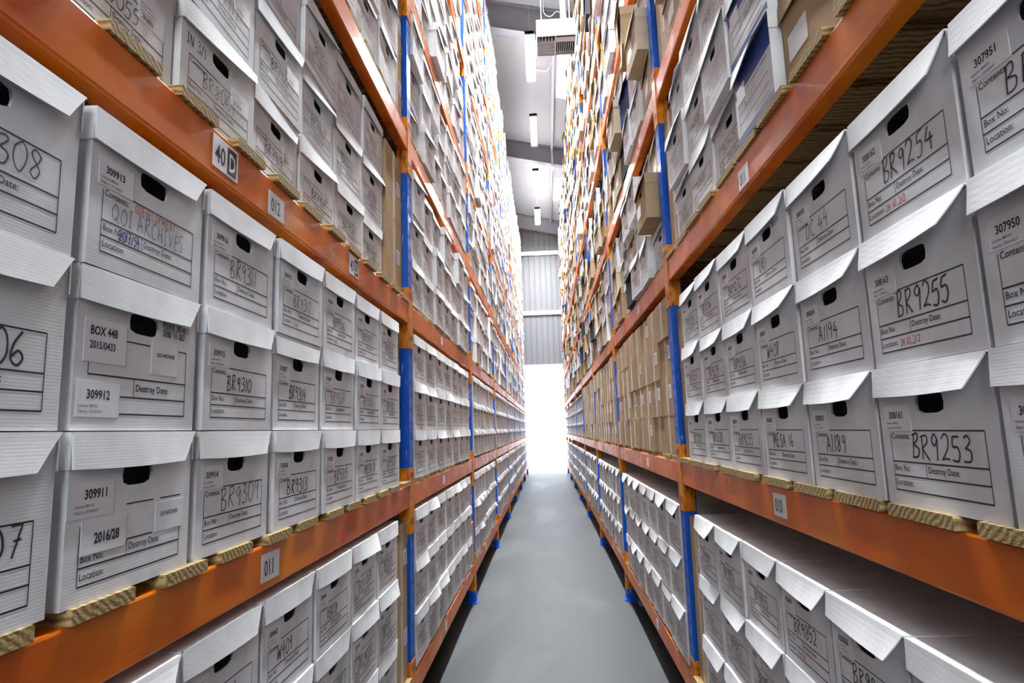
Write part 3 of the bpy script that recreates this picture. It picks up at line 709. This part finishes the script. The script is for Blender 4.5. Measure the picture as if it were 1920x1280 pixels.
def root_for(name, it):
    o = empty(name, (it['x'], it['y'], it['z']), rot_of(it['s'])+it['yaw']); return o
def custom_left(o, r):
    mb = MB(); f = lambda u: U0+u
    if r == 0:      # 309911, 2016/28
        line(mb, f(.14), .143, f(.215), .143); line(mb, f(.235), .143, f(.302), .143); line(mb, f(.031), .028, f(.302), .028, .0028); line(mb, f(.031), .056, f(.302), .056, .0028)
        line(mb, f(.145), .083, f(.215), .083, .0028); line(mb, f(.031), .028, f(.031), .12, .0016); line(mb, f(.302), .028, f(.302), .08, .0018); line(mb, f(.145), .056, f(.145), .083, .0014)
        put_type(mb, 'Destroy Date:', f(.150), .065, .0165, sx=.92, bold=.006); put_type(mb, 'Location:', f(.035), .037, .0165, sx=.92, bold=.006); put_type(mb, 'Box No:', f(.035), .064, .0165, sx=.92, bold=.006)
        obj('printed_form', mb, o)
        mb = MB(); mb.box(f(.0), f(.105), -.0010, -.0002, .132, .19, 'sticker'); st = obj('sticker', mb, o)
        mb = MB(); put_type(mb, '309911', f(.035), .162, .021, 'ink', -.0013, .025, .88); put_type(mb, 'Litescan 489132', f(.015), .149, .0065, 'pencil', -.0013); put_type(mb, 'Date In : 27/10/2017', f(.015), .140, .0065, 'pencil', -.0013); obj('number', mb, st)
        mb = MB(); mb.box(f(.033), f(.140), -.0012, -.0004, .074, .128, 'sticker'); st = obj('sticker', mb, o)
        mb = MB(); put_type(mb, '2016/28', f(.062), .090, .023, 'ink', -.0016, .03, .80); obj('number', mb, st)
        mb = MB(); mb.box(f(.222), f(.312), -.0010, -.0002, .082, .136, 'sticker'); st = obj('sticker', mb, o)
        mb = MB(); put_type(mb, 'QOI ARCHIVES', f(.237), .110, .0105, 'ink', -.0013, .02, .80); obj('title', mb, st)
    elif r == 1:    # BOX 448, 2015/0433, 309912
        line(mb, f(.12), .157, f(.185), .157); line(mb, f(.275), .157, f(.302), .157); line(mb, f(.031), .092, f(.302), .092, .0028); line(mb, f(.11), .058, f(.302), .058, .0028); line(mb, f(.11), .028, f(.302), .028, .0028)
        line(mb, f(.031), .092, f(.031), .112, .0016); line(mb, f(.302), .028, f(.302), .157, .0018); line(mb, f(.145), .058, f(.145), .092, .0014)
        put_type(mb, 'Destroy Date:', f(.150), .070, .018, sx=.92, bold=.010); obj('printed_form', mb, o)
        mb = MB(); mb.box(f(.018), f(.118), -.0010, -.0002, .112, .185, 'sticker'); st = obj('sticker', mb, o)
        mb = MB(); put_type(mb, 'BOX 448', f(.030), .158, .021, 'ink', -.0013, .025, .80); put_type(mb, '2015/0433', f(.030), .135, .018, 'ink', -.0013, .02, .80); obj('number', mb, st)
        mb = MB(); mb.box(f(.008), f(.108), -.0010, -.0002, .022, .080, 'sticker'); st = obj('sticker', mb, o)
        mb = MB(); put_type(mb, '309912', f(.030), .052, .021, 'ink', -.0013, .02, .86); put_type(mb, 'Litescan 489132', f(.014), .038, .0065, 'pencil', -.0013); put_type(mb, 'Date In : 27/10/2017', f(.014), .029, .0065, 'pencil', -.0013); obj('number', mb, st)
        mb = MB(); mb.box(f(.190), f(.272), -.0010, -.0002, .105, .172, 'sticker'); st = obj('sticker', mb, o)
        mb = MB(); put_type(mb, 'QOI ARCHIVES', f(.205), .140, .0105, 'ink', -.0013, .02, .80); obj('title', mb, st)
        mb = MB(); put_pen(mb, 'PLEASE DO NOT', f(.222), .197, .0125, 'marker', .0018, .78, gap=.12); obj('handwriting', mb, o); mb = MB(); put_pen(mb, 'SEND TO QED', f(.222), .182, .0125, 'marker', .0018, .78, gap=.12); obj('handwriting', mb, o)
    else:           # 309913, (DEVELOPMENT), QOI ARCHIVES
        obj('printed_form', FORM[1], o); sticker_parts(o, '309913', size=.0185, bold=.028)
        mb = MB(); put_pen(mb, 'QOI ARCHIVES', f(.055), .090, .032, 'bluepen', .0014, .78, rng=random.Random(3)); obj('handwriting', mb, o); mb = MB(); put_pen(mb, '2017/54', f(.075), .060, .020, 'bluepen', .0026, .62, rng=random.Random(4)); obj('handwriting', mb, o)
        mb = MB(); put_pen(mb, '(DEVELOPMENT)', f(.115), .124, .0165, 'orangepen', .0017, .85, rng=random.Random(6)); tag(obj('handwriting', mb, o), 'orange handwriting', None)

def fit16(t):
    for a, b_ in ((' from far upright', ' from far post'), (' rack,', ''), (' bay,', ' bay'), (' box', ''), (' shelf,', ' shelf'), ('beside far', 'far')):
        if len(t.split()) > 16: t = t.replace(a, b_, 1)
    return t
def archive(it, full):
    tone = it['tone']; k = it.get('key'); r = random.Random(hash((it['b'], it['l'], it['r'], it['c'], it['s'] == 'L')) & 0xffff)
    base = 'white' if tone == 'banded' else tone
    o = root_for('archive_box' if tone in ('white', 'banded') else 'lidded_carton' if tone in ('buff', 'kraft') else 'storage_box', it)
    txt = k[0] if k else None
    nm = {'white': 'white box', 'banded': 'blue-banded white box', 'buff': 'buff box', 'kraft': 'brown kraft box', 'navy': 'navy blue box', 'black_card': 'black box'}[tone]
    if it.get('hang'): nm = nm.replace('box', 'box jutting out')
    if (it['s'], it['b'], it['l'], it['c']) == ('L', 1, 1, 1): txt2 = {0: '309911', 1: 'BOX 448', 2: 'QOI ARCHIVES'}[it['r']]; lab = '%s marked %s, %s' % (nm, txt2, where(it))
    elif txt in READ: lab = '%s marked %s, %s' % (nm, txt, where(it))
    else: lab = '%s, %s' % (nm, where(it))
    lab = fit16(lab)
    tag(o, lab, 'box', ('archive boxes on the %s rack' if tone in ('white', 'banded') else 'buff, brown and dark boxes on the %s rack') % SIDE[it['s']])
    bd = obj('body', BODY[base], o)
    v = it['v']
    if it['s'] == 'L' and it['b'] == 1 and it['l'] == 1: v = [0, 1, 4][v % 3]
    ld = obj('lid', LID[base, it['s']][v], o)
    if (it['s'], it['b'], it['l'], it['c'], it['r']) == ('R', 1, 1, 2, 2): ld.data = LID[base, it['s']][0]
    if not full: return o
    if tone == 'banded':
        mb = MB(); mb.box(-BW/2+.002, BW/2-.002, -.0006, -.0001, .165, .258, 'bandblue'); mb.box(-BW/2+.002, BW/2-.002, -.0006, -.0001, .004, .028, 'bandblue'); obj('colour_band', mb, o)
        mb = MB(); line(mb, U0+.03, .15, U0+.3, .15); line(mb, U0+.03, .10, U0+.3, .10); line(mb, U0+.03, .065, U0+.3, .065); line(mb, U0+.17, .04, U0+.3, .04); line(mb, U0+.03, .04, U0+.03, .15); obj('printed_form', mb, o)
        mb = MB(); mb.box(U0+.02, U0+.10, -.0012, -.0002, .135, .19, 'sticker'); obj('sticker', mb, o)
        obj('handwriting', hand_mesh('CE RECORDS' if it['r'] else 'W E17', r, 'pencil', .026), o); return o
    if tone in ('navy', 'black_card'): return o
    if (it['s'], it['b'], it['l'], it['c']) == ('L', 1, 1, 1): custom_left(o, it['r']); return o
    rgt = it['s'] == 'L' and it['b'] == 1 and it['l'] >= 2
    if tone == 'kraft' or tone == 'buff':
        mb = MB(); a = r.uniform(.02, .12); mb.box(U0+a, U0+a+.12, -.0010, -.0002, .07, .145, 'sticker'); obj('sticker', mb, o); return o
    num = k[1] if k else ''
    obj('printed_form', FORM[2 if rgt else (1 if num or it['px'] < 60 else 0)], o)
    if num: sticker_parts(o, num, 'right' if rgt else 'left', bold=.024)
    if k:
        big = txt in ('BR9253', 'BR9254', 'BR9255', 'BR9309', 'BR9311', 'BR9308', 'BR9307', 'BR9306')
        hw = hand_mesh(txt, r, 'pencil' if txt in PALE else 'marker', .046 if big else None, .0024 if txt in PALE else .0034, u=.10 if big else None, v=.091)
        obj('handwriting', hw, o); hw = MB()
        if txt in REDS: put_pen(hw, REDS[txt], U0+.098, .034, .0145, 'redpen', .0018, .8, rng=r, jit=.05)
        if txt == 'UR1': put_pen(hw, '2H10_5/5', U0+.215, .195, .017, 'marker', .0014, .7)
        if txt == 'BR8064': put_pen(hw, 'IN 3/1', U0+.02, .165, .028, 'marker', .002, .8)
        if hw.v: tag(obj('note', hw, o), 'red pen note' if txt in REDS else None, None)
    elif it['px'] > 14: obj('handwriting', pool_hand(r.randrange(14)), o)
    return o
_cart = {}
def carton_meshes(w, h, d):
    key = (round(w, 3), round(h, 3), round(d, 3))
    if key not in _cart:
        mb = MB(); e = .002
        for q in ([(-w/2, 0, 0), (w/2, 0, 0), (w/2, 0, h), (-w/2, 0, h)], [(w/2, 0, 0), (w/2, d, 0), (w/2, d, h), (w/2, 0, h)], [(w/2, d, 0), (-w/2, d, 0), (-w/2, d, h), (w/2, d, h)], [(-w/2, d, 0), (-w/2, 0, 0), (-w/2, 0, h), (-w/2, d, h)], [(-w/2, d, 0), (w/2, d, 0), (w/2, 0, 0), (-w/2, 0, 0)]): mb.poly(q, 'kraft')
        mb.poly([(-w/2, 0, h), (0-e, 0, h), (0-e, d, h), (-w/2, d, h)], 'kraft'); mb.poly([(e, 0, h), (w/2, 0, h), (w/2, d, h), (e, d, h)], 'kraft'); mb.poly([(-e, 0, h-.003), (e, 0, h-.003), (e, d, h-.003), (-e, d, h-.003)], 'dark')
        body = mb.mesh('body'); mb = MB()
        mb.box(-.025, .025, -.0006, -.0001, h*.0+.003, h-.001, 'tape'); mb.box(-.025, .025, -.0006, d, h+.0001, h+.0005, 'tape'); tape = mb.mesh('tape')
        mb = MB(); mb.box(w*.16, min(w*.16+.075, w*.47), -.0012, -.0007, h*.45, h*.45+.075, 'sticker')
        for j in range(5): mb.box(w*.16+.006, min(w*.16+.066, w*.45), -.0014, -.0012, h*.45+.012+j*.011, h*.45+.015+j*.011, 'pencil')
        _cart[key] = (body, tape, mb.mesh('label_patch'))
    return _cart[key]
def carton(it, full):
    o = root_for('cardboard_carton', it)
    d = it['d']; b_, t_, l_ = carton_meshes(it['w'], it['h'], d)
    lab = '%s brown carton, %s' % ('narrow' if it.get('endbox') else 'plain taped', where(it))
    tag(o, fit16(lab), 'carton', 'brown cartons on the %s rack' % SIDE[it['s']])
    obj('body', b_, o)
    if full:
        obj('tape', t_, o)
        if it.get('endbox') or random.Random(it['c']*31+it['r']*7+it['b']).random() < .55: obj('label_patch', l_, o)
    return o
for it in one_wh: archive(it, True)
for it in one_ct:
    if it['kind'] == 'carton': carton(it, it['px'] > 4)
    else: archive(it, it['px'] > 9)

# the far boxes, too many to count: one mesh per kind
def mass(name, lst, label, cat):
    mb = MB()
    for it in lst:
        a = rot_of(it['s'])+it['yaw']; ca, sa = math.cos(a), math.sin(a); ox, oy, oz = it['x'], it['y'], it['z']
        def T(p): return (ox+ca*p[0]-sa*p[1], oy+sa*p[0]+ca*p[1], oz+p[2])
        k = {'banded': 'white'}.get(it.get('tone'), it.get('tone')) or 'kraft'
        w, h, d = (BW, BH, BD) if it['kind'] == 'archive' else (it['w'], it['h'], it['d'])
        x = w/2
        vs = [(-x, 0, 0), (x, 0, 0), (x, d, 0), (-x, d, 0), (-x, 0, h), (x, 0, h), (x, d, h), (-x, d, h)]
        mb.raw([T(p) for p in vs], [(0, 1, 5, 4), (1, 2, 6, 5), (3, 0, 4, 7), (4, 5, 6, 7), (0, 3, 2, 1)], k)
        if it['kind'] == 'archive':
            q = LIDV[it['s']][it['v']]; zt, zb, u = .268, .210, .171
            vs = [(-u, -.006, zt), (u, -.006, zt), (u-q[3], -.006-q[1], zb), (-u, -.006-q[0], zb), (-u, d, zt), (u, d, zt), (-u, -.003, zb), (-u, d, zb), (u, d, zb), (u, .0, zb)]
            mb.raw([T(p) for p in vs], [(0, 3, 2, 1), (0, 1, 5, 4), (0, 4, 7, 6), (1, 9, 8, 5)], k)
            mb.raw([T(p) for p in [(-.042, -.0008, .174), (.042, -.0008, .174), (.042, -.0008, .212), (-.042, -.0008, .212)]], [(0, 1, 2, 3)], 'dark')  # flat dark patch painted in place of the shaded handle hole
            if k == 'white':
                for (u0, v0, u1, v1) in ((.11, .142, .302, .144), (.031, .082, .302, .0845), (.031, .055, .302, .057), (.031, .027, .302, .029)):
                    mb.raw([T(p) for p in [(U0+u0, -.0006, v0), (U0+u1, -.0006, v0), (U0+u1, -.0006, v1), (U0+u0, -.0006, v1)]], [(0, 1, 2, 3)], 'ink')
        else:
            mb.raw([T(p) for p in [(-.025, -.0008, .003), (.025, -.0008, .003), (.025, -.0008, h-.002), (-.025, -.0008, h-.002)]], [(0, 1, 2, 3)], 'tape')
    o = obj(name, mb); tag(o, label, cat, None, 'stuff'); return o
mass('archive_box_mass', mass_wh, 'all the smaller white archive boxes far down both racks and high up', 'boxes')
mass('carton_mass', mass_ct, 'all the smaller brown and buff cartons high up and far down the racks', 'cartons')
